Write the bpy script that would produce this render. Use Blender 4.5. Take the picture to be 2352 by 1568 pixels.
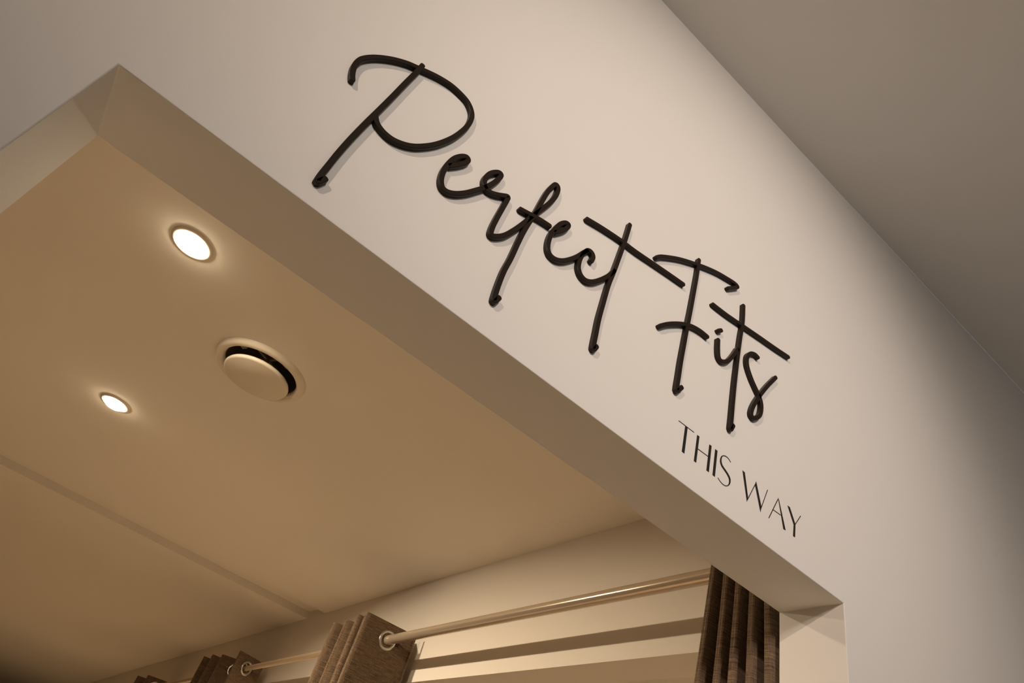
import bpy, bmesh, math, random
from mathutils import Vector, Matrix
random.seed(7)
C = bpy.context.scene
for o in list(bpy.data.objects): bpy.data.objects.remove(o)
# ---------------------------------------------------------------- camera, world, exposure
EYE = 1.65
yaw, pitch, roll, FPX = 0.4522517, 0.7003007, 0.3421872, 1553.05
fw = Vector((math.sin(yaw)*math.cos(pitch), math.cos(yaw)*math.cos(pitch), math.sin(pitch)))
rt = fw.cross(Vector((0,0,1))).normalized(); up = rt.cross(fw)
r2 = rt*math.cos(roll)+up*math.sin(roll); u2 = -rt*math.sin(roll)+up*math.cos(roll)
cam = bpy.data.objects.new('camera', bpy.data.cameras.new('camera')); C.collection.objects.link(cam)
mw = Matrix.Identity(4)
for i in range(3):
    mw[i][0] = r2[i]; mw[i][1] = u2[i]; mw[i][2] = -fw[i]
mw[2][3] = EYE
cam.matrix_world = mw
cam.data.sensor_width = 36.0; cam.data.lens = 36.0*FPX/2352; cam.data.clip_start = 0.02
C.camera = cam
w = bpy.data.worlds.new('world'); C.world = w; w.use_nodes = True
w.node_tree.nodes['Background'].inputs[0].default_value = (0.75,0.8,0.9,1)
w.node_tree.nodes['Background'].inputs[1].default_value = 0.3
C.view_settings.view_transform = 'Standard'; C.view_settings.look = 'None'
C.view_settings.exposure = 0.08; C.view_settings.gamma = 1.0; C.view_settings.use_curve_mapping = False

def lamp(name, kind, loc, energy, color, parent=None, **kw):
    d = bpy.data.lights.new(name, kind); d.energy = energy; d.color = color
    for k, v in kw.items(): setattr(d, k, v)
    o = bpy.data.objects.new(name, d); C.collection.objects.link(o)
    o.location = loc; o.parent = parent
    return o
def aim(o, target):
    o.rotation_euler = (Vector(target)-o.location).to_track_quat('-Z','Y').to_euler()
# shop track spots in the hall behind the camera, aimed at the lettering
sp = lamp('hall_spot_light', 'SPOT', (-2.75,-1.7,3.07), 190, (1.0,0.79,0.62), spot_size=math.radians(29), spot_blend=1.0, shadow_soft_size=0.03)
aim(sp, (0.26, 0.5, 2.50))
sp = lamp('hall_spot_light', 'SPOT', (-0.25,-2.3,3.08), 255, (1.0,0.86,0.76), spot_size=math.radians(35), spot_blend=1.0, shadow_soft_size=0.22)
aim(sp, (0.55, 0.5, 2.48))
# neutral daylight from the shop front far behind the camera
fl = lamp('shop_front_daylight', 'AREA', (1.6,-3.3,1.5), 7, (0.93,0.95,1.0), shape='RECTANGLE', size=3.0, size_y=2.2)
aim(fl, (1.6, 0.5, 1.5))

# ---------------------------------------------------------------- helpers
def mat(name, col, rough=0.6, metal=0.0, spec=0.5, noise=None, bump=None, emit=None):
    m = bpy.data.materials.new(name); m.use_nodes = True
    nt = m.node_tree; b = nt.nodes['Principled BSDF']
    b.inputs['Base Color'].default_value = (*col,1); b.inputs['Roughness'].default_value = rough
    b.inputs['Metallic'].default_value = metal; b.inputs['Specular IOR Level'].default_value = spec
    tc = nt.nodes.new('ShaderNodeTexCoord')
    if noise:
        n = nt.nodes.new('ShaderNodeTexNoise'); n.inputs['Scale'].default_value = noise[0]; n.inputs['Detail'].default_value = 4
        nt.links.new(tc.outputs['Object'], n.inputs['Vector'])
        r = nt.nodes.new('ShaderNodeValToRGB')
        a = noise[1]
        r.color_ramp.elements[0].position = 0.3; r.color_ramp.elements[1].position = 0.7
        r.color_ramp.elements[0].color = (*[c*(1-a) for c in col],1); r.color_ramp.elements[1].color = (*[min(1,c*(1+a)) for c in col],1)
        nt.links.new(n.outputs['Fac'], r.inputs['Fac']); nt.links.new(r.outputs['Color'], b.inputs['Base Color'])
    if bump:
        n = nt.nodes.new('ShaderNodeTexNoise'); n.inputs['Scale'].default_value = bump[0]; n.inputs['Detail'].default_value = 3
        nt.links.new(tc.outputs['Object'], n.inputs['Vector'])
        bp = nt.nodes.new('ShaderNodeBump'); bp.inputs['Strength'].default_value = bump[1]; bp.inputs['Distance'].default_value = 0.001
        nt.links.new(n.outputs['Fac'], bp.inputs['Height']); nt.links.new(bp.outputs['Normal'], b.inputs['Normal'])
    if emit:
        b.inputs['Emission Color'].default_value = (*emit[:3],1); b.inputs['Emission Strength'].default_value = emit[3]
    return m
def obj(name, bm, m, parent=None, smooth=False, loc=None):
    me = bpy.data.meshes.new(name); bm.normal_update(); bm.to_mesh(me); bm.free()
    if smooth:
        for p in me.polygons: p.use_smooth = True
    me.materials.append(m)
    o = bpy.data.objects.new(name, me); C.collection.objects.link(o)
    if parent: o.parent = parent
    if loc: o.location = loc
    return o
def tag(o, label=None, cat=None, group=None, kind=None):
    if label: o['label'] = label
    if cat: o['category'] = cat
    if group: o['group'] = group
    if kind: o['kind'] = kind
    return o
def empty(name, loc=(0,0,0)):
    o = bpy.data.objects.new(name, None); C.collection.objects.link(o); o.location = loc; o.empty_display_size = 0.05
    return o
def add_box(bm, x0,x1,y0,y1,z0,z1):
    v = [bm.verts.new((x,y,z)) for x in (x0,x1) for y in (y0,y1) for z in (z0,z1)]
    for f in ((0,1,3,2),(4,6,7,5),(0,4,5,1),(2,3,7,6),(0,2,6,4),(1,5,7,3)): bm.faces.new([v[i] for i in f])
def box(*a):
    bm = bmesh.new(); add_box(bm,*a); return bm
def lathe(bm, prof, n=48, close=False):
    rings = []
    for (r,z) in prof:
        if r < 1e-6: rings.append([bm.verts.new((0,0,z))])
        else: rings.append([bm.verts.new((r*math.cos(2*math.pi*i/n), r*math.sin(2*math.pi*i/n), z)) for i in range(n)])
    pairs = list(zip(rings, rings[1:]))
    if close: pairs.append((rings[-1], rings[0]))
    for a,b in pairs:
        for i in range(n):
            j = (i+1)%n
            if len(a) == 1 and len(b) == 1: continue
            if len(a) == 1: bm.faces.new((a[0], b[j], b[i]))
            elif len(b) == 1: bm.faces.new((a[i], a[j], b[0]))
            else: bm.faces.new((a[i], a[j], b[j], b[i]))
    return bm
def prism(bm, pts, a0, a1, axis):
    """extrude a 2D polygon; axis 'y': pts are (x,z); axis 'x': pts are (y,z)"""
    def P(p,a): return (p[0],a,p[1]) if axis == 'y' else (a,p[0],p[1])
    A = [bm.verts.new(P(p,a0)) for p in pts]; B = [bm.verts.new(P(p,a1)) for p in pts]
    n = len(pts)
    bm.faces.new(A); bm.faces.new(B[::-1])
    for i in range(n): bm.faces.new((A[i], B[i], B[(i+1)%n], A[(i+1)%n]))
    return bm
def fix(bm):
    bmesh.ops.recalc_face_normals(bm, faces=bm.faces); return bm

# ---------------------------------------------------------------- materials
PAINT   = mat('wall_paint', (0.80,0.775,0.74), 0.75, spec=0.25, noise=(1.3,0.012), bump=(260,0.05))
ROOMP   = mat('fitting_room_paint', (0.80,0.74,0.66), 0.75, spec=0.25, noise=(1.3,0.012), bump=(260,0.05))
CEILP   = mat('ceiling_paint', (0.90,0.87,0.82), 0.85, spec=0.2)
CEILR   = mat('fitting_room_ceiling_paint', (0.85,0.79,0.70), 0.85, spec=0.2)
ABSORB   = mat('light_absorbing_brown', (0.10,0.062,0.035), 0.5, noise=(4,0.2))  # invented dark finish that soaks up bounce light
FLOORM  = mat('timber_floor', (0.70,0.57,0.42), 0.45, noise=(3,0.25))
HFLOOR  = mat('pale_floor', (0.76,0.66,0.54), 0.5, noise=(2,0.1))
BLACK   = mat('black_acrylic', (0.019,0.012,0.008), 0.4, spec=0.16)
VINYL_M = mat('black_vinyl', (0.02,0.016,0.013), 0.5, spec=0.3)
ROD     = mat('satin_champagne_rod', (0.62,0.52,0.40), 0.17, spec=0.9, metal=0.55)
RODIN   = mat('satin_champagne_inner', (0.55,0.43,0.30), 0.28, spec=0.7, metal=0.35)
STEEL   = mat('brushed_nickel', (0.62,0.60,0.57), 0.28, metal=1.0)
PLAST   = mat('cream_plastic', (0.76,0.68,0.56), 0.45, spec=0.4)
DARK    = mat('dark_duct', (0.10,0.078,0.05), 0.8)
CLIP    = mat('duct_clip_metal', (0.35,0.28,0.2), 0.4, metal=0.6)
LENS    = mat('lit_lens', (1,1,1), 0.5, emit=(1.0,0.82,0.58,42))

def fabric():
    m = bpy.data.materials.new('brown_linen_weave'); m.use_nodes = True
    nt = m.node_tree; b = nt.nodes['Principled BSDF']; L = nt.links.new
    b.inputs['Roughness'].default_value = 0.9; b.inputs['Specular IOR Level'].default_value = 0.15
    b.inputs['Sheen Weight'].default_value = 0.15
    uv = nt.nodes.new('ShaderNodeUVMap')
    def noise(sx, sy, detail, rough=0.6):
        mp = nt.nodes.new('ShaderNodeMapping'); mp.inputs['Scale'].default_value = (sx,sy,1); L(uv.outputs['UV'], mp.inputs['Vector'])
        n = nt.nodes.new('ShaderNodeTexNoise'); n.inputs['Scale'].default_value = 1; n.inputs['Detail'].default_value = detail; n.inputs['Roughness'].default_value = rough
        L(mp.outputs['Vector'], n.inputs['Vector']); return n.outputs['Fac']
    a = noise(28, 520, 3); c = noise(620, 60, 3)
    mx = nt.nodes.new('ShaderNodeMath'); mx.operation = 'ADD'; L(a, mx.inputs[0])
    ml = nt.nodes.new('ShaderNodeMath'); ml.operation = 'MULTIPLY'; ml.inputs[1].default_value = 0.55; L(c, ml.inputs[0]); L(ml.outputs[0], mx.inputs[1])
    r = nt.nodes.new('ShaderNodeValToRGB'); e = r.color_ramp.elements
    e[0].position = 0.50; e[0].color = (0.055,0.033,0.019,1); e[1].position = 1.0; e[1].color = (0.25,0.168,0.105,1)
    L(mx.outputs[0], r.inputs['Fac']); L(r.outputs['Color'], b.inputs['Base Color'])
    # fine weave relief
    wv = []
    for d in ('X','Y'):
        wn = nt.nodes.new('ShaderNodeTexWave'); wn.bands_direction = d; wn.inputs['Scale'].default_value = 140; wn.inputs['Distortion'].default_value = 0.6
        L(uv.outputs['UV'], wn.inputs['Vector']); wv.append(wn.outputs['Fac'])
    s = nt.nodes.new('ShaderNodeMath'); s.operation = 'ADD'; L(wv[0], s.inputs[0]); L(wv[1], s.inputs[1])
    s2 = nt.nodes.new('ShaderNodeMath'); s2.operation = 'ADD'; L(s.outputs[0], s2.inputs[0]); L(a, s2.inputs[1])
    bp = nt.nodes.new('ShaderNodeBump'); bp.inputs['Strength'].default_value = 0.5; bp.inputs['Distance'].default_value = 0.0008
    L(s2.outputs[0], bp.inputs['Height']); L(bp.outputs['Normal'], b.inputs['Normal'])
    return m
FABRIC = fabric()

# ---------------------------------------------------------------- the setting
XA, XB, ZH, Y0, T = -0.1916, 0.8471, 2.1012, 0.5, 0.1     # opening in the front wall
HC, RC = 3.1627, 2.45                                     # hall ceiling, fitting-room ceiling
RX, RT, CH = 0.996, 0.1, 2.1275                           # room right wall, its thickness, cubicle head height
XL, XR, YB = -3.4, 3.4, 13.0
bm = prism(bmesh.new(), [(XL,0),(XA,0),(XA,ZH),(XB,ZH),(XB,0),(XR,0),(XR,HC),(XL,HC)], Y0, Y0+T, 'y'); fix(bm)
wf = tag(obj('wall_front', bm, PAINT), kind='structure')
bv = wf.modifiers.new('bevel','BEVEL'); bv.width = 0.0012; bv.segments = 2; bv.limit_method = 'ANGLE'
tag(obj('wall_left', box(XL-0.1,XL,-3.6,Y0,0,HC), PAINT), kind='structure')
tag(obj('wall_right', box(XR,XR+0.1,-3.6,Y0,0,HC), PAINT), kind='structure')
tag(obj('wall_back', box(XL,XR,-3.7,-3.6,0,HC), PAINT), kind='structure')
tag(obj('ceiling', box(XL,XR,-3.6,Y0,HC,HC+0.1), CEILP), kind='structure')
tag(obj('floor', box(XL,XR,-3.6,Y0,-0.1,0), HFLOOR), kind='structure')
# fitting room
tag(obj('floor', box(-0.85,RX+RT+1.2,Y0,YB,-0.1,0), FLOORM), kind='structure')
tag(obj('wall_left', box(-0.95,-0.85,Y0+T,YB,0,RC), ABSORB), kind='structure')  # unseen dark side wall, added to absorb light and dim the ceiling's left
tag(obj('wall_back', box(-0.85,RX+RT+1.1,YB,YB+0.1,0,RC), ROOMP), kind='structure')
CUB = [(0.66,2.16),(2.5,3.75),(4.1,5.4),(5.75,7.0)]       # cubicle openings along the right wall
pts = [(Y0+T,0)]
for a,b in CUB: pts += [(a,0),(a,CH),(b,CH),(b,0)]
pts += [(YB,0),(YB,RC+0.15),(Y0+T,RC+0.15)]
bm = prism(bmesh.new(), pts, RX, RX+RT, 'x'); fix(bm)
tag(obj('wall_right', bm, ROOMP), kind='structure')
tag(obj('wall_right', box(RX+RT+1.1,RX+RT+1.2,Y0+T,YB,0,RC), ROOMP), kind='structure')
for (a,b),(c,d) in zip(CUB, CUB[1:]):
    m_ = (b+c)/2
    tag(obj('wall_right', box(RX+RT,RX+RT+1.1,m_-0.05,m_+0.05,0,RC), ROOMP), kind='structure')
# ceiling with the duct hole and the shallow recessed strip
VC = (0.122, 1.435); VR = 0.0865
bm = bmesh.new()
xs = [-0.85, VC[0]-0.12, VC[0]+0.12, RX+RT+1.1]; ys = [Y0+T, VC[1]-0.12, VC[1]+0.12, 2.86]
V = {(i,j): bm.verts.new((xs[i],ys[j],RC)) for i in range(4) for j in range(4)}
for i in range(3):
    for j in range(3):
        if (i,j) != (1,1): bm.faces.new((V[i,j],V[i,j+1],V[i+1,j+1],V[i+1,j]))
N = 64
def sq(t):
    c,s = math.cos(t), math.sin(t); k = 0.12/max(abs(c),abs(s)); return (VC[0]+c*k, VC[1]+s*k)
ci, sqv, cu = [], [], []
corner = {1:(2,2),3:(1,2),5:(1,1),7:(2,1)}
for k in range(N):
    t = 2*math.pi*k/N
    ci.append(bm.verts.new((VC[0]+VR*math.cos(t), VC[1]+VR*math.sin(t), RC)))
    cu.append(bm.verts.new((VC[0]+VR*math.cos(t), VC[1]+VR*math.sin(t), RC+0.12)))
    if k % 8 == 0 and (k//8) in corner: sqv.append(V[corner[k//8]])
    else: sqv.append(bm.verts.new((*sq(t), RC)))
for k in range(N):
    j = (k+1)%N
    bm.faces.new((ci[k],ci[j],sqv[j],sqv[k])); bm.faces.new((ci[k],cu[k],cu[j],ci[j]))
bm.faces.new(cu)
GD = 0.03
def quad(*c): bm.faces.new([bm.verts.new(p) for p in c])
xa, xb = xs[0], xs[3]
quad((xa,2.86,RC),(xb,2.86,RC),(xb,2.86,RC+GD),(xa,2.86,RC+GD))
quad((xa,2.86,RC+GD),(xb,2.86,RC+GD),(xb,3.05,RC+GD),(xa,3.05,RC+GD))
quad((xa,3.05,RC+GD),(xb,3.05,RC+GD),(xb,3.05,RC),(xa,3.05,RC))
quad((xa,3.05,RC),(xb,3.05,RC),(xb,YB,RC),(xa,YB,RC))
quad((xa,Y0+T,RC+0.2),(xb,Y0+T,RC+0.2),(xb,YB,RC+0.2),(xa,YB,RC+0.2))
tag(obj('ceiling', bm, CEILR), kind='structure')

# ---------------------------------------------------------------- fitting-room lights
def downlight(x, y, label, energy=31, tilt=(0.27,-0.03,-0.96)):
    t = empty('recessed_downlight', (x,y,RC))
    tag(t, label, 'ceiling light', 'round downlights in the fitting room ceiling')
    b_ = lathe(bmesh.new(), [(0.030,-0.0005),(0.031,-0.003),(0.036,-0.004),(0.041,-0.0025),(0.042,0.0)], 48)
    obj('trim_ring', fix(b_), PLAST, t, True)
    b_ = lathe(bmesh.new(), [(0.0305,-0.001),(0.029,-0.006),(0.022,-0.011),(0.012,-0.0135),(0,-0.014)], 48)
    obj('lens', fix(b_), LENS, t, True, )
    l = lamp('lamp_light', 'AREA', (0,0,-0.0155), energy, (1.0,0.81,0.58), parent=t, shape='DISK', size=0.05, spread=math.radians(151))
    aim_dir = Vector(tilt); l.rotation_euler = aim_dir.to_track_quat('-Z','Y').to_euler()   # invented tilt: spares the jambs, brightens the curtain side
    return t
downlight(-0.132, 1.168, 'larger bright round recessed downlight nearest the front opening', 11, (0.27,0.18,-0.945))
downlight(-0.104, 2.015, 'smaller bright round recessed downlight deeper in the room, left of the ceiling vent')
for (y_,e_) in ((1.4,9),(3.1,70),(4.75,70),(6.4,50)):
    lamp('cubicle_light', 'AREA', (RX+RT+0.55, y_, RC-0.03), e_*0.22, (1.0,0.77,0.48), shape='DISK', size=0.12)

for y_ in (6.0,8.5):
    lamp('far_fill_light', 'AREA', (-0.6, y_, RC-0.02), 9, (1.0,0.82,0.58), shape='DISK', size=0.08, spread=math.radians(130))  # unseen fill, added to brighten the far ceiling and corridor

# ---------------------------------------------------------------- ceiling vent
v = empty('ceiling_vent', (VC[0],VC[1],RC)); tag(v, 'round cream extractor vent with a lowered centre disc in the ceiling', 'ceiling vent')
b_ = lathe(bmesh.new(), [(0.086,0.03),(0.086,0.0),(0.088,-0.006),(0.093,-0.0105),(0.100,-0.0115),(0.106,-0.008),(0.109,-0.001),(0.109,0.0)], 72)
obj('flange', fix(b_), PLAST, v, True)
b_ = lathe(bmesh.new(), [(0,-0.027),(0.072,-0.027),(0.0755,-0.0255),(0.077,-0.022),(0.075,-0.018),(0.05,-0.011),(0,-0.009)], 72)
o = obj('centre_disc', fix(b_), PLAST, v, True); o.modifiers.new('e','EDGE_SPLIT').split_angle = math.radians(50)
b_ = lathe(bmesh.new(), [(0.0855,0.0),(0.0855,0.11),(0,0.11)], 64)
obj('duct_sleeve', fix(b_), DARK, v, True)
b_ = lathe(bmesh.new(), [(0.006,-0.006),(0.006,0.108)], 16); obj('spindle', fix(b_), CLIP, v, True)
for a_ in (-150,-60,30,120):
    b_ = bmesh.new(); add_box(b_, 0.066,0.0848,-0.007,0.007,0.006,0.020)
    add_box(b_, 0.004,0.0848,-0.003,0.003,0.030,0.036)
    o = obj('bridge_clip', fix(b_), CLIP, v); o.rotation_euler.z = math.radians(a_)

# ---------------------------------------------------------------- curtain rod
RDX, RDZ = 0.884, EYE+0.553
def tube(y0, y1, r, m, name, parent, n=32, bulge=False):
    b_ = bmesh.new()
    prof = [(0,y0),(r*0.92,y0),(r,y0+0.001),(r,y1-0.001),(r*0.92,y1),(0,y1)]
    lathe(b_, prof, n)
    o = obj(name, fix(b_), m, parent, True)
    o.matrix_local = Matrix.Rotation(-math.pi/2, 4, 'X')
    e = o.modifiers.new('e','EDGE_SPLIT'); e.split_angle = math.radians(40)
    return o
rod = empty('curtain_rod', (RDX, Y0+T, RDZ)); tag(rod, 'long pale metal curtain rod running past all the brown curtains', 'curtain rod')
tube(0.012, 1.75, 0.0132, ROD, 'outer_tube', rod)
tube(1.7501, YB-Y0-T-0.02, 0.0100, RODIN, 'inner_tube', rod)
tube(0.0, 0.012, 0.024, ROD, 'end_flange', rod)

# ---------------------------------------------------------------- curtains
def smooth_path(P, n):
    out = []
    for i in range(len(P)-1):
        p0 = Vector(P[max(i-1,0)]); p1 = Vector(P[i]); p2 = Vector(P[i+1]); p3 = Vector(P[min(i+2,len(P)-1)])
        for k in range(n):
            t = k/n
            out.append(0.5*((2*p1)+(p2-p0)*t+(2*p0-5*p1+4*p2-p3)*t*t+(3*p1-p0-3*p2+p3)*t**3))
    out.append(Vector(P[-1])); return out
def curtain(plan, label, ztop, n=14, flare=0.0, lean=0.0, z_low=0.04, seed=1, gr=0.0238):
    """plan: zigzag corners (x,y) of the fabric at the rod"""
    rnd = random.Random(seed)
    t = empty('grommet_curtain', (RDX, plan[0][1], 0)); tag(t, label, 'curtain', 'brown grommet curtains on the rod')
    P = smooth_path([Vector((a,b)) for a,b in plan], n)
    ox, oy = t.location.x, t.location.y
    ymid = sum(p.y for p in P)/len(P)
    ph = [rnd.uniform(0,6.28) for _ in range(4)]
    zs = [z_low + (RDZ-0.05-z_low)*k/46 for k in range(47)]
    z = zs[-1]
    while z < ztop-0.001:
        z += 0.0045; zs.append(min(z, ztop))
    # rod crossings
    cr = []
    for i in range(len(P)-1):
        a,b = P[i],P[i+1]
        if (a.x-RDX)*(b.x-RDX) <= 0 and abs(a.x-b.x) > 1e-7:
            f = (RDX-a.x)/(b.x-a.x); c = a.lerp(b,f); cr.append((c, (b-a).normalized()))
    s = [0]
    for a,b in zip(P,P[1:]): s.append(s[-1]+(b-a).length)
    bm = bmesh.new(); uvl = bm.loops.layers.uv.new('UVMap')
    G = []
    for z in zs:
        d = max(0.0, ztop-0.05-z); row = []
        for i,p in enumerate(P):
            w_ = min(1.0, d/0.5)
            x = p.x + w_*0.006*math.sin(s[i]*23+ph[0]+z*1.7) 
            y = p.y + (p.y-P[0].y)*flare*min(d,0.25) + w_*0.006*math.sin(s[i]*31+ph[1]+z*2.3) + lean*d
            y += 0.0015*math.sin(z*19+s[i]*9+ph[2])*w_
            row.append(bm.verts.new((x-ox, y-oy, z)))
        G.append(row)
    for j in range(len(zs)-1):
        for i in range(len(P)-1):
            cx = (P[i]+P[i+1])/2; cz = (zs[j]+zs[j+1])/2
            if any(math.hypot((cx-c).length, cz-RDZ) < gr-0.0033 for c,_ in cr): continue
            f = bm.faces.new((G[j][i],G[j][i+1],G[j+1][i+1],G[j+1][i])); f.smooth = True
            for lp,(a,b) in zip(f.loops, ((i,j),(i+1,j),(i+1,j+1),(i,j+1))): lp[uvl].uv = (s[a], zs[b])
    bmesh.ops.delete(bm, geom=[q_ for q_ in bm.verts if not q_.link_faces], context='VERTS')
    o = obj('fabric_panel', bm, FABRIC, t)
    for p_ in o.data.polygons: p_.use_smooth = True
    so = o.modifiers.new('thickness','SOLIDIFY'); so.thickness = 0.0016; so.offset = 0
    for c,tg in cr:
        R_, r_ = gr, 0.0048 if gr > 0.02 else 0.003
        b2 = lathe(bmesh.new(), [(R_+r_*math.cos(a)*1.0, 0.8*r_*math.sin(a)) for a in [2*math.pi*k/12 for k in range(12)]], 40, close=True)
        g = obj('grommet', fix(b2), STEEL, t, True)
        nrm = Vector((-tg.y, tg.x, 0)).normalized()
        g.rotation_euler = nrm.to_track_quat('Z','Y').to_euler(); g.location = (c.x-ox, c.y-oy, RDZ)
    return t
# nearest curtain, bunched against the back of the front wall
pl = [(0.93,0.622),(0.905,0.611)]
for k, (yt, yb) in enumerate(((0.619,0.634),(0.643,0.658),(0.669,0.683),(0.694,0.708),(0.721,0.735))):
    pl += [(0.850,yt-0.006),(0.842,yt),(0.850,yt+0.006),(0.922,yb-0.004),(0.929,yb),(0.922,yb+0.004)]
curtain(pl, 'brown linen curtain closest to the lettered wall, bunched in narrow folds behind its right jamb', RDZ+0.05, n=4, seed=3, gr=0.0185, flare=0.9)
curtain([(0.962,1.925),(0.955,1.932),(0.808,1.938),(0.800,1.944),(0.806,1.953),(0.950,1.972),(0.956,1.982),(0.948,1.990),(0.806,1.994),(0.801,2.000),(0.806,2.008),(0.955,2.030),(0.962,2.045),(0.956,2.056),(0.838,2.086),(0.810,2.096),(0.815,2.104),(0.950,2.125),(0.957,2.135),(0.950,2.150),(0.812,2.172),(0.806,2.182),(0.810,2.195),(0.90,2.22)],
    'brown grommet curtain in the middle, its round metal eyelet showing below the ceiling corner', RDZ+0.047, n=4, seed=5)
curtain([(0.955,3.19),(0.94,3.185),(0.836,3.145),(0.828,3.150),(0.834,3.165),(0.945,3.26),(0.955,3.28),(0.94,3.30),(0.828,3.36),(0.822,3.37),(0.828,3.382),(0.945,3.42),(0.955,3.435),(0.94,3.445),(0.812,3.455),(0.806,3.465),(0.812,3.475),(0.945,3.52),(0.955,3.54),(0.94,3.555),(0.812,3.575),(0.806,3.585),(0.90,3.62)],
    'smaller brown grommet curtain farther along the rod, with four stepped fold tops', RDZ+0.047, n=4, seed=8)
curtain([(0.95,4.74),(0.94,4.745),(0.838,4.79),(0.832,4.80),(0.838,4.815),(0.945,4.86),(0.955,4.88),(0.94,4.90),(0.82,4.98),(0.815,4.99),(0.83,5.0),(0.94,5.05)],
    'farthest dark brown curtain, only its top tip showing at the bottom edge of the picture', RDZ+0.047, n=4, seed=9)

# ---------------------------------------------------------------- lettering
YW = Y0                    # face of the wall
def catmull(P, n=8):
    if len(P) < 3: return [Vector(p) for p in P]
    return smooth_path([Vector(p) for p in P], n)
def stroke(bm, pts, w=0.0066, h=0.0065, lift=0.0):
    P = catmull([(a/1000.0,b/1000.0) for a,b in pts])
    Q = [P[0]]
    for p_ in P[1:]:
        if (p_-Q[-1]).length > 0.0006: Q.append(p_)
    P = Q; r = w/2; n = len(P)
    d0 = (P[1]-P[0]).normalized(); d1 = (P[-1]-P[-2]).normalized()
    Lr, Rr = [], []
    for i in range(n):
        t = (P[min(i+1,n-1)]-P[max(i-1,0)]).normalized(); nn = Vector((-t.y,t.x))
        Lr.append(P[i]+nn*r); Rr.append(P[i]-nn*r)
    def cap(c, d, sgn):
        nn = Vector((-d.y,d.x)); out = []
        for k in range(1,6):
            a = math.pi*k/6
            out.append(c + nn*r*math.cos(a)*sgn + d*r*math.sin(a)*0.75)
        return out
    yf = YW-h-lift
    def V3(q, y): return bm.verts.new((q.x, y, q.y))
    c = 0.0006
    def ins(q, ctr): 
        v_ = ctr-q; l = v_.length; return q + v_*(c/l) if l > 1e-9 else q
    # section rows: outer base, outer shoulder, face edge
    rows = []
    rows.append([V3(q,YW) for q in Lr]); rows.append([V3(q,yf+c) for q in Lr]); rows.append([V3(ins(q,p_),yf) for q,p_ in zip(Lr,P)])
    rows.append([V3(ins(q,p_),yf) for q,p_ in zip(Rr,P)]); rows.append([V3(q,yf+c) for q in Rr]); rows.append([V3(q,YW) for q in Rr])
    for a,b in zip(rows, rows[1:]):
        for i in range(n-1): bm.faces.new((a[i],b[i],b[i+1],a[i+1]))
    for (idx, d, sg) in ((n-1, d1, 1), (0, -d0, -1)):
        ctr = P[idx]; arc = cap(ctr, d, 1 if idx else -1)
        if idx == 0: arc = arc; 
        base = [rows[0][idx]]+[V3(q,YW) for q in arc]+[rows[5][idx]]
        sh = [rows[1][idx]]+[V3(q,yf+c) for q in arc]+[rows[4][idx]]
        fc = [rows[2][idx]]+[V3(ins(q,ctr),yf) for q in arc]+[rows[3][idx]]
        for k in range(len(base)-1):
            bm.faces.new((base[k],base[k+1],sh[k+1],sh[k])); bm.faces.new((sh[k],sh[k+1],fc[k+1],fc[k]))
        bm.faces.new(fc)
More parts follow.
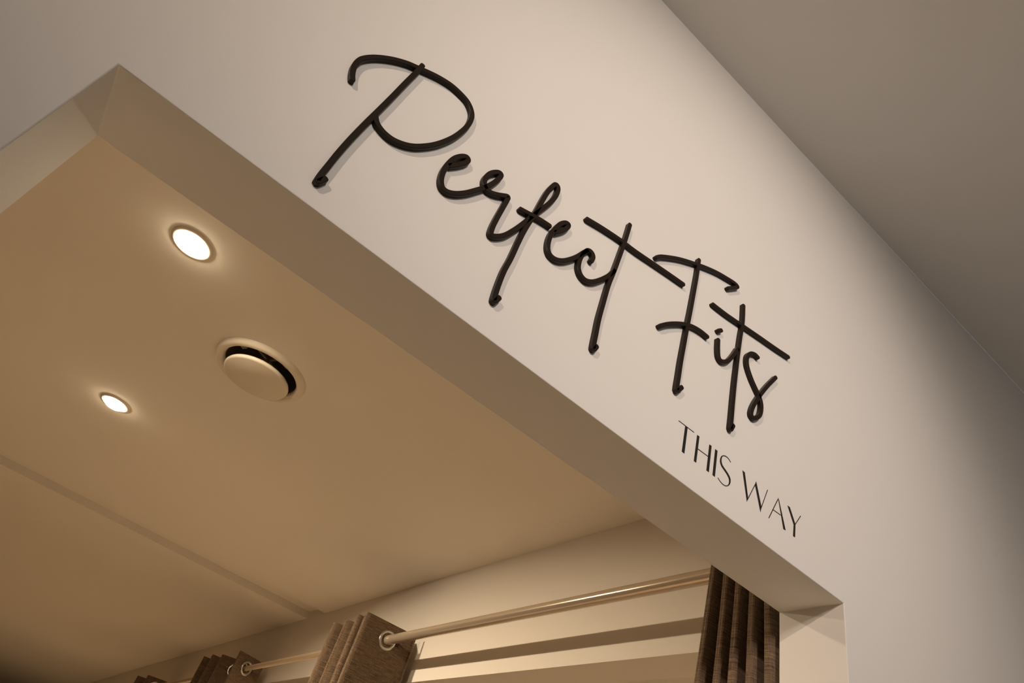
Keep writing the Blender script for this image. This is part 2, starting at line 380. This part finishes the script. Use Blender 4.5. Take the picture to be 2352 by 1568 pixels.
SCRIPT = {'P': [[[-45.93, 2281.05], [-50.2, 2289.74], [-53.68, 2302.21], [-53.59, 2315.7], [-50.48, 2326.03], [-43.97, 2338.29], [-34.56, 2351.08], [-24.03, 2362.44], [-12.39, 2372.26], [-1.25, 2379.01], [13.91, 2387.73], [28.03, 2394.52], [43.45, 2399.0], [57.77, 2398.97], [70.15, 2396.01], [79.2, 2388.37], [84.4, 2378.11], [85.94, 2363.23], [84.37, 2346.99], [79.38, 2324.5], [72.42, 2304.55], [63.9, 2286.27], [54.52, 2271.39], [45.45, 2260.12], [35.34, 2252.05], [24.22, 2246.88], [13.94, 2246.13], [6.52, 2247.93], [0.03, 2251.97], [-5.17, 2258.83]], [[2.68, 2389.79], [1.79, 2371.99], [-0.73, 2339.39], [-3.3, 2301.31], [-6.03, 2266.28], [-8.35, 2238.19], [-10.48, 2206.31], [-11.63, 2176.94], [-11.81, 2154.13], [-11.94, 2136.58], [-11.34, 2128.46], [-9.8, 2128.53], [-6.45, 2136.94]]], 'er': [[[90.52, 2274.2], [99.11, 2286.65], [105.21, 2298.03], [106.48, 2305.83], [102.61, 2307.72], [96.64, 2301.18], [91.31, 2290.11], [88.35, 2275.67], [87.86, 2259.56], [90.57, 2245.42], [96.28, 2237.09], [103.89, 2237.22], [112.8, 2243.97], [122.3, 2255.96], [131.14, 2270.76], [138.99, 2285.03], [145.53, 2300.26], [149.96, 2315.64], [150.99, 2325.01], [147.78, 2326.71], [142.64, 2321.66], [137.42, 2312.33], [134.91, 2300.67], [136.43, 2291.08], [141.33, 2285.44], [148.7, 2285.88], [157.08, 2290.72], [165.03, 2297.25], [170.34, 2300.85], [170.67, 2293.4], [169.52, 2274.67], [168.34, 2254.36], [168.1, 2237.65], [169.86, 2227.37], [175.67, 2229.21], [184.95, 2240.1], [192.7, 2256.49], [200.03, 2275.52], [207.11, 2296.9]]], 'f': [[[207.11, 2296.9], [212.8, 2312.87], [218.67, 2329.33], [225.61, 2349.6], [229.61, 2368.32], [229.32, 2383.94], [225.35, 2388.19], [221.43, 2383.01], [217.08, 2365.37], [214.38, 2343.29], [212.16, 2317.82], [209.23, 2295.82], [206.14, 2270.1], [204.58, 2243.8], [203.58, 2217.15], [201.54, 2192.49], [201.72, 2167.23], [203.05, 2147.45], [205.21, 2146.57], [208.0, 2154.33]], [[191.14, 2298.15], [205.25, 2302.68], [221.69, 2307.66], [236.35, 2310.58]]], 'e': [[[245.75, 2306.89], [255.02, 2320.02], [260.27, 2331.66], [260.83, 2338.61], [255.81, 2337.34], [249.11, 2327.48], [244.25, 2311.99], [241.61, 2297.27], [242.0, 2282.66], [245.42, 2271.3], [251.31, 2266.61], [260.0, 2267.67], [269.76, 2274.84], [279.31, 2287.01], [287.13, 2299.76], [293.3, 2312.59], [298.6, 2322.08]]], 'c': [[[308.76, 2310.59], [309.83, 2320.32], [305.58, 2325.49], [299.25, 2323.37], [293.62, 2311.37], [291.76, 2296.68], [293.39, 2283.47], [299.29, 2275.44], [308.3, 2273.39], [318.99, 2279.95], [330.74, 2295.13], [342.02, 2314.53], [347.07, 2327.86]]], 't': [[[354.64, 2435.12], [353.21, 2402.73], [350.47, 2367.23], [347.27, 2329.86], [343.69, 2296.89], [342.47, 2261.9], [341.86, 2231.77], [342.87, 2206.81], [343.7, 2186.32], [345.4, 2183.49], [348.15, 2190.52]], [[284.31, 2375.35], [312.13, 2383.1], [345.5, 2390.07], [374.65, 2393.76], [407.22, 2400.04], [440.84, 2406.52], [472.43, 2412.07]]], 'F': [[[412.99, 2417.16], [421.46, 2427.25], [438.59, 2441.51], [459.52, 2456.86], [484.68, 2472.14], [510.91, 2486.69], [538.3, 2499.42], [563.27, 2507.73], [581.59, 2512.62], [589.24, 2510.75], [580.52, 2500.83], [566.72, 2487.17]], [[497.26, 2491.88], [496.79, 2457.78], [494.6, 2411.99], [492.47, 2371.88], [490.31, 2339.66], [488.39, 2303.27], [486.75, 2271.53], [486.18, 2244.52], [485.64, 2222.34], [487.37, 2220.29], [494.01, 2230.58]], [[439.95, 2299.21], [455.18, 2315.68], [477.0, 2333.84], [497.4, 2346.04], [516.02, 2351.51], [532.21, 2352.46]]], 'dot': [[[553.34, 2381.93], [559.63, 2387.94]]], 'i': [[[554.88, 2365.0], [555.84, 2347.11], [558.76, 2333.16], [565.6, 2330.49], [576.56, 2338.76], [587.09, 2356.22], [597.6, 2379.48]]], 't2': [[[606.03, 2481.32], [606.25, 2444.03], [602.37, 2405.11], [598.89, 2359.21], [596.39, 2319.38], [594.64, 2282.04], [593.72, 2249.63], [592.93, 2229.96], [594.0, 2228.14], [597.79, 2236.94]], [[536.61, 2424.72], [569.51, 2428.47], [608.53, 2435.95], [648.92, 2443.69], [686.9, 2450.36], [722.15, 2457.56]]], 's': [[[645.92, 2398.59], [637.54, 2399.07], [626.99, 2392.24], [620.43, 2380.12], [621.23, 2364.01], [630.77, 2347.28], [641.76, 2334.8], [651.54, 2324.5], [656.47, 2310.99], [653.57, 2292.46], [642.17, 2278.87], [634.77, 2279.29], [635.93, 2291.44], [643.36, 2310.36], [655.79, 2334.65], [671.24, 2361.73], [689.26, 2389.89]]]}
VINYL = {'T': [[[500.43, 2182.02], [529.56, 2182.42], [530.05, 2183.38], [500.88, 2182.97]], [[513.1, 2182.1], [517.4, 2181.78], [516.78, 2142.38], [512.17, 2142.47]]], 'H': [[[535.96, 2182.92], [540.11, 2183.13], [538.77, 2142.26], [534.57, 2142.27]], [[559.68, 2183.06], [563.92, 2183.15], [562.76, 2142.46], [558.29, 2142.62]], [[538.9, 2162.98], [559.41, 2163.53], [559.9, 2164.47], [539.38, 2163.92]]], 'I': [[[571.28, 2183.0], [575.75, 2182.94], [574.36, 2142.42], [570.01, 2142.67]]], 'S': [{'l': [[602.97, 2181.68], [598.04, 2184.73], [592.16, 2185.14], [586.59, 2182.63], [582.87, 2177.56], [581.95, 2170.52], [584.87, 2165.23], [590.72, 2162.0], [596.57, 2158.99], [600.68, 2155.13], [601.66, 2150.69], [600.59, 2146.62], [597.44, 2143.05], [592.05, 2141.13], [585.3, 2142.18], [580.5, 2144.8]], 'r': [[602.28, 2180.91], [597.31, 2183.76], [591.62, 2183.85], [587.17, 2181.55], [585.05, 2178.17], [584.7, 2172.36], [587.44, 2167.78], [593.08, 2164.71], [599.06, 2161.61], [603.48, 2157.42], [604.28, 2151.99], [602.31, 2146.56], [597.6, 2141.99], [591.48, 2140.06], [584.59, 2141.29], [579.85, 2144.08]]}], 'W': [[[626.73, 2183.37], [631.41, 2182.91], [639.69, 2150.06], [637.99, 2142.05]], [[638.94, 2144.55], [654.75, 2178.6], [653.62, 2178.38], [637.85, 2144.34]], [[655.29, 2182.77], [667.43, 2150.72], [665.72, 2142.09], [653.17, 2176.56]], [[666.45, 2146.2], [680.28, 2183.98], [679.24, 2183.65], [665.45, 2145.91]]], 'A': [[[683.96, 2142.99], [703.13, 2182.26], [701.77, 2181.97], [682.66, 2142.73]], [[702.63, 2184.51], [704.53, 2181.94], [718.9, 2143.6], [714.25, 2143.07]], [[691.5, 2159.52], [708.0, 2160.18], [708.65, 2161.17], [692.13, 2160.51]]], 'Y': [[[723.58, 2183.93], [728.58, 2184.0], [740.91, 2163.93], [737.21, 2161.05]], [[739.7, 2162.12], [753.84, 2184.08], [752.69, 2183.96], [738.58, 2162.02]], [[737.04, 2162.0], [740.71, 2163.96], [739.32, 2143.94], [735.36, 2143.8]]]}
def letter_mesh(key, name, parent=None, loc=None, w=0.0066):
    bm = bmesh.new()
    for k, s_ in enumerate(SCRIPT[key]): stroke(bm, s_, w=w, lift=0.00008*k)
    fix(bm)
    if loc is not None: bmesh.ops.translate(bm, verts=bm.verts, vec=-Vector(loc))
    return obj(name, bm, BLACK, parent, False, loc if parent is None else None)
G1 = 'raised black script letters on the wall'
def base_of(key):
    a,b = SCRIPT[key][0][0]; return (a/1000.0, YW, b/1000.0)
def single(key, label):
    o = letter_mesh(key, 'raised_letter', None, base_of(key)); tag(o, label, 'letter', G1)
def joined(keys, label):
    t = empty('raised_lettering', base_of(keys[0])); tag(t, label, 'lettering', G1)
    for k in keys:
        o = letter_mesh(k, 'letter', t, base_of(keys[0]))
single('P', 'large raised black script letter P, the first and biggest on the wall')
joined(['er','f'], 'joined raised black script letters e, r and f just right of the big P')
joined(['e','c','t'], 'joined raised black script letters e, c and t ending the word Perfect')
single('F', 'raised black script capital F starting the word Fits')
single('dot', 'tiny raised black dot above the script letter i in Fits')
joined(['i','t2'], 'joined raised black script letters i and t in the word Fits')
single('s', 'raised black script letter s, last letter of Fits')
VL = {'T':'thin flat black capital T starting the words THIS WAY','H':'thin flat black capital H in the word THIS','I':'thin flat black capital I in the word THIS',
      'S':'thin flat black capital S ending the word THIS','W':'thin flat black capital W starting the word WAY','A':'thin flat black capital A in the middle of WAY','Y':'thin flat black capital Y, last letter of WAY'}
for k, parts in VINYL.items():
    bm = bmesh.new(); yv = YW-0.0005; yb = YW; ref = None
    for q, s_ in enumerate(parts):
        if isinstance(s_, dict):
            Lp = smooth_path([Vector((a/1000,b/1000)) for a,b in s_['l']], 6); Rp = smooth_path([Vector((a/1000,b/1000)) for a,b in s_['r']], 6)
            poly = None
            A = [[bm.verts.new((p_.x,y_,p_.y)) for p_ in pp] for pp in (Lp,Rp) for y_ in (yv,yb)]
            n_ = len(Lp)
            for i in range(n_-1):
                bm.faces.new((A[0][i],A[0][i+1],A[2][i+1],A[2][i])); bm.faces.new((A[1][i],A[3][i],A[3][i+1],A[1][i+1]))
                bm.faces.new((A[0][i],A[1][i],A[1][i+1],A[0][i+1])); bm.faces.new((A[2][i],A[2][i+1],A[3][i+1],A[3][i]))
            bm.faces.new((A[0][0],A[2][0],A[3][0],A[1][0])); bm.faces.new((A[0][-1],A[1][-1],A[3][-1],A[2][-1]))
        else:
            prism(bm, [(a/1000,b/1000) for a,b in s_], yv-0.00003*q, yb, 'y')
    fix(bm)
    vs = [v_.co.copy() for v_ in bm.verts]; bx = min(v_.x for v_ in vs); bz = min(v_.z for v_ in vs)
    bmesh.ops.translate(bm, verts=bm.verts, vec=(-bx,-YW,-bz))
    tag(obj('flat_letter', bm, VINYL_M, None, False, (bx,YW,bz)), VL[k], 'letter', 'flat black capital letters below the script')
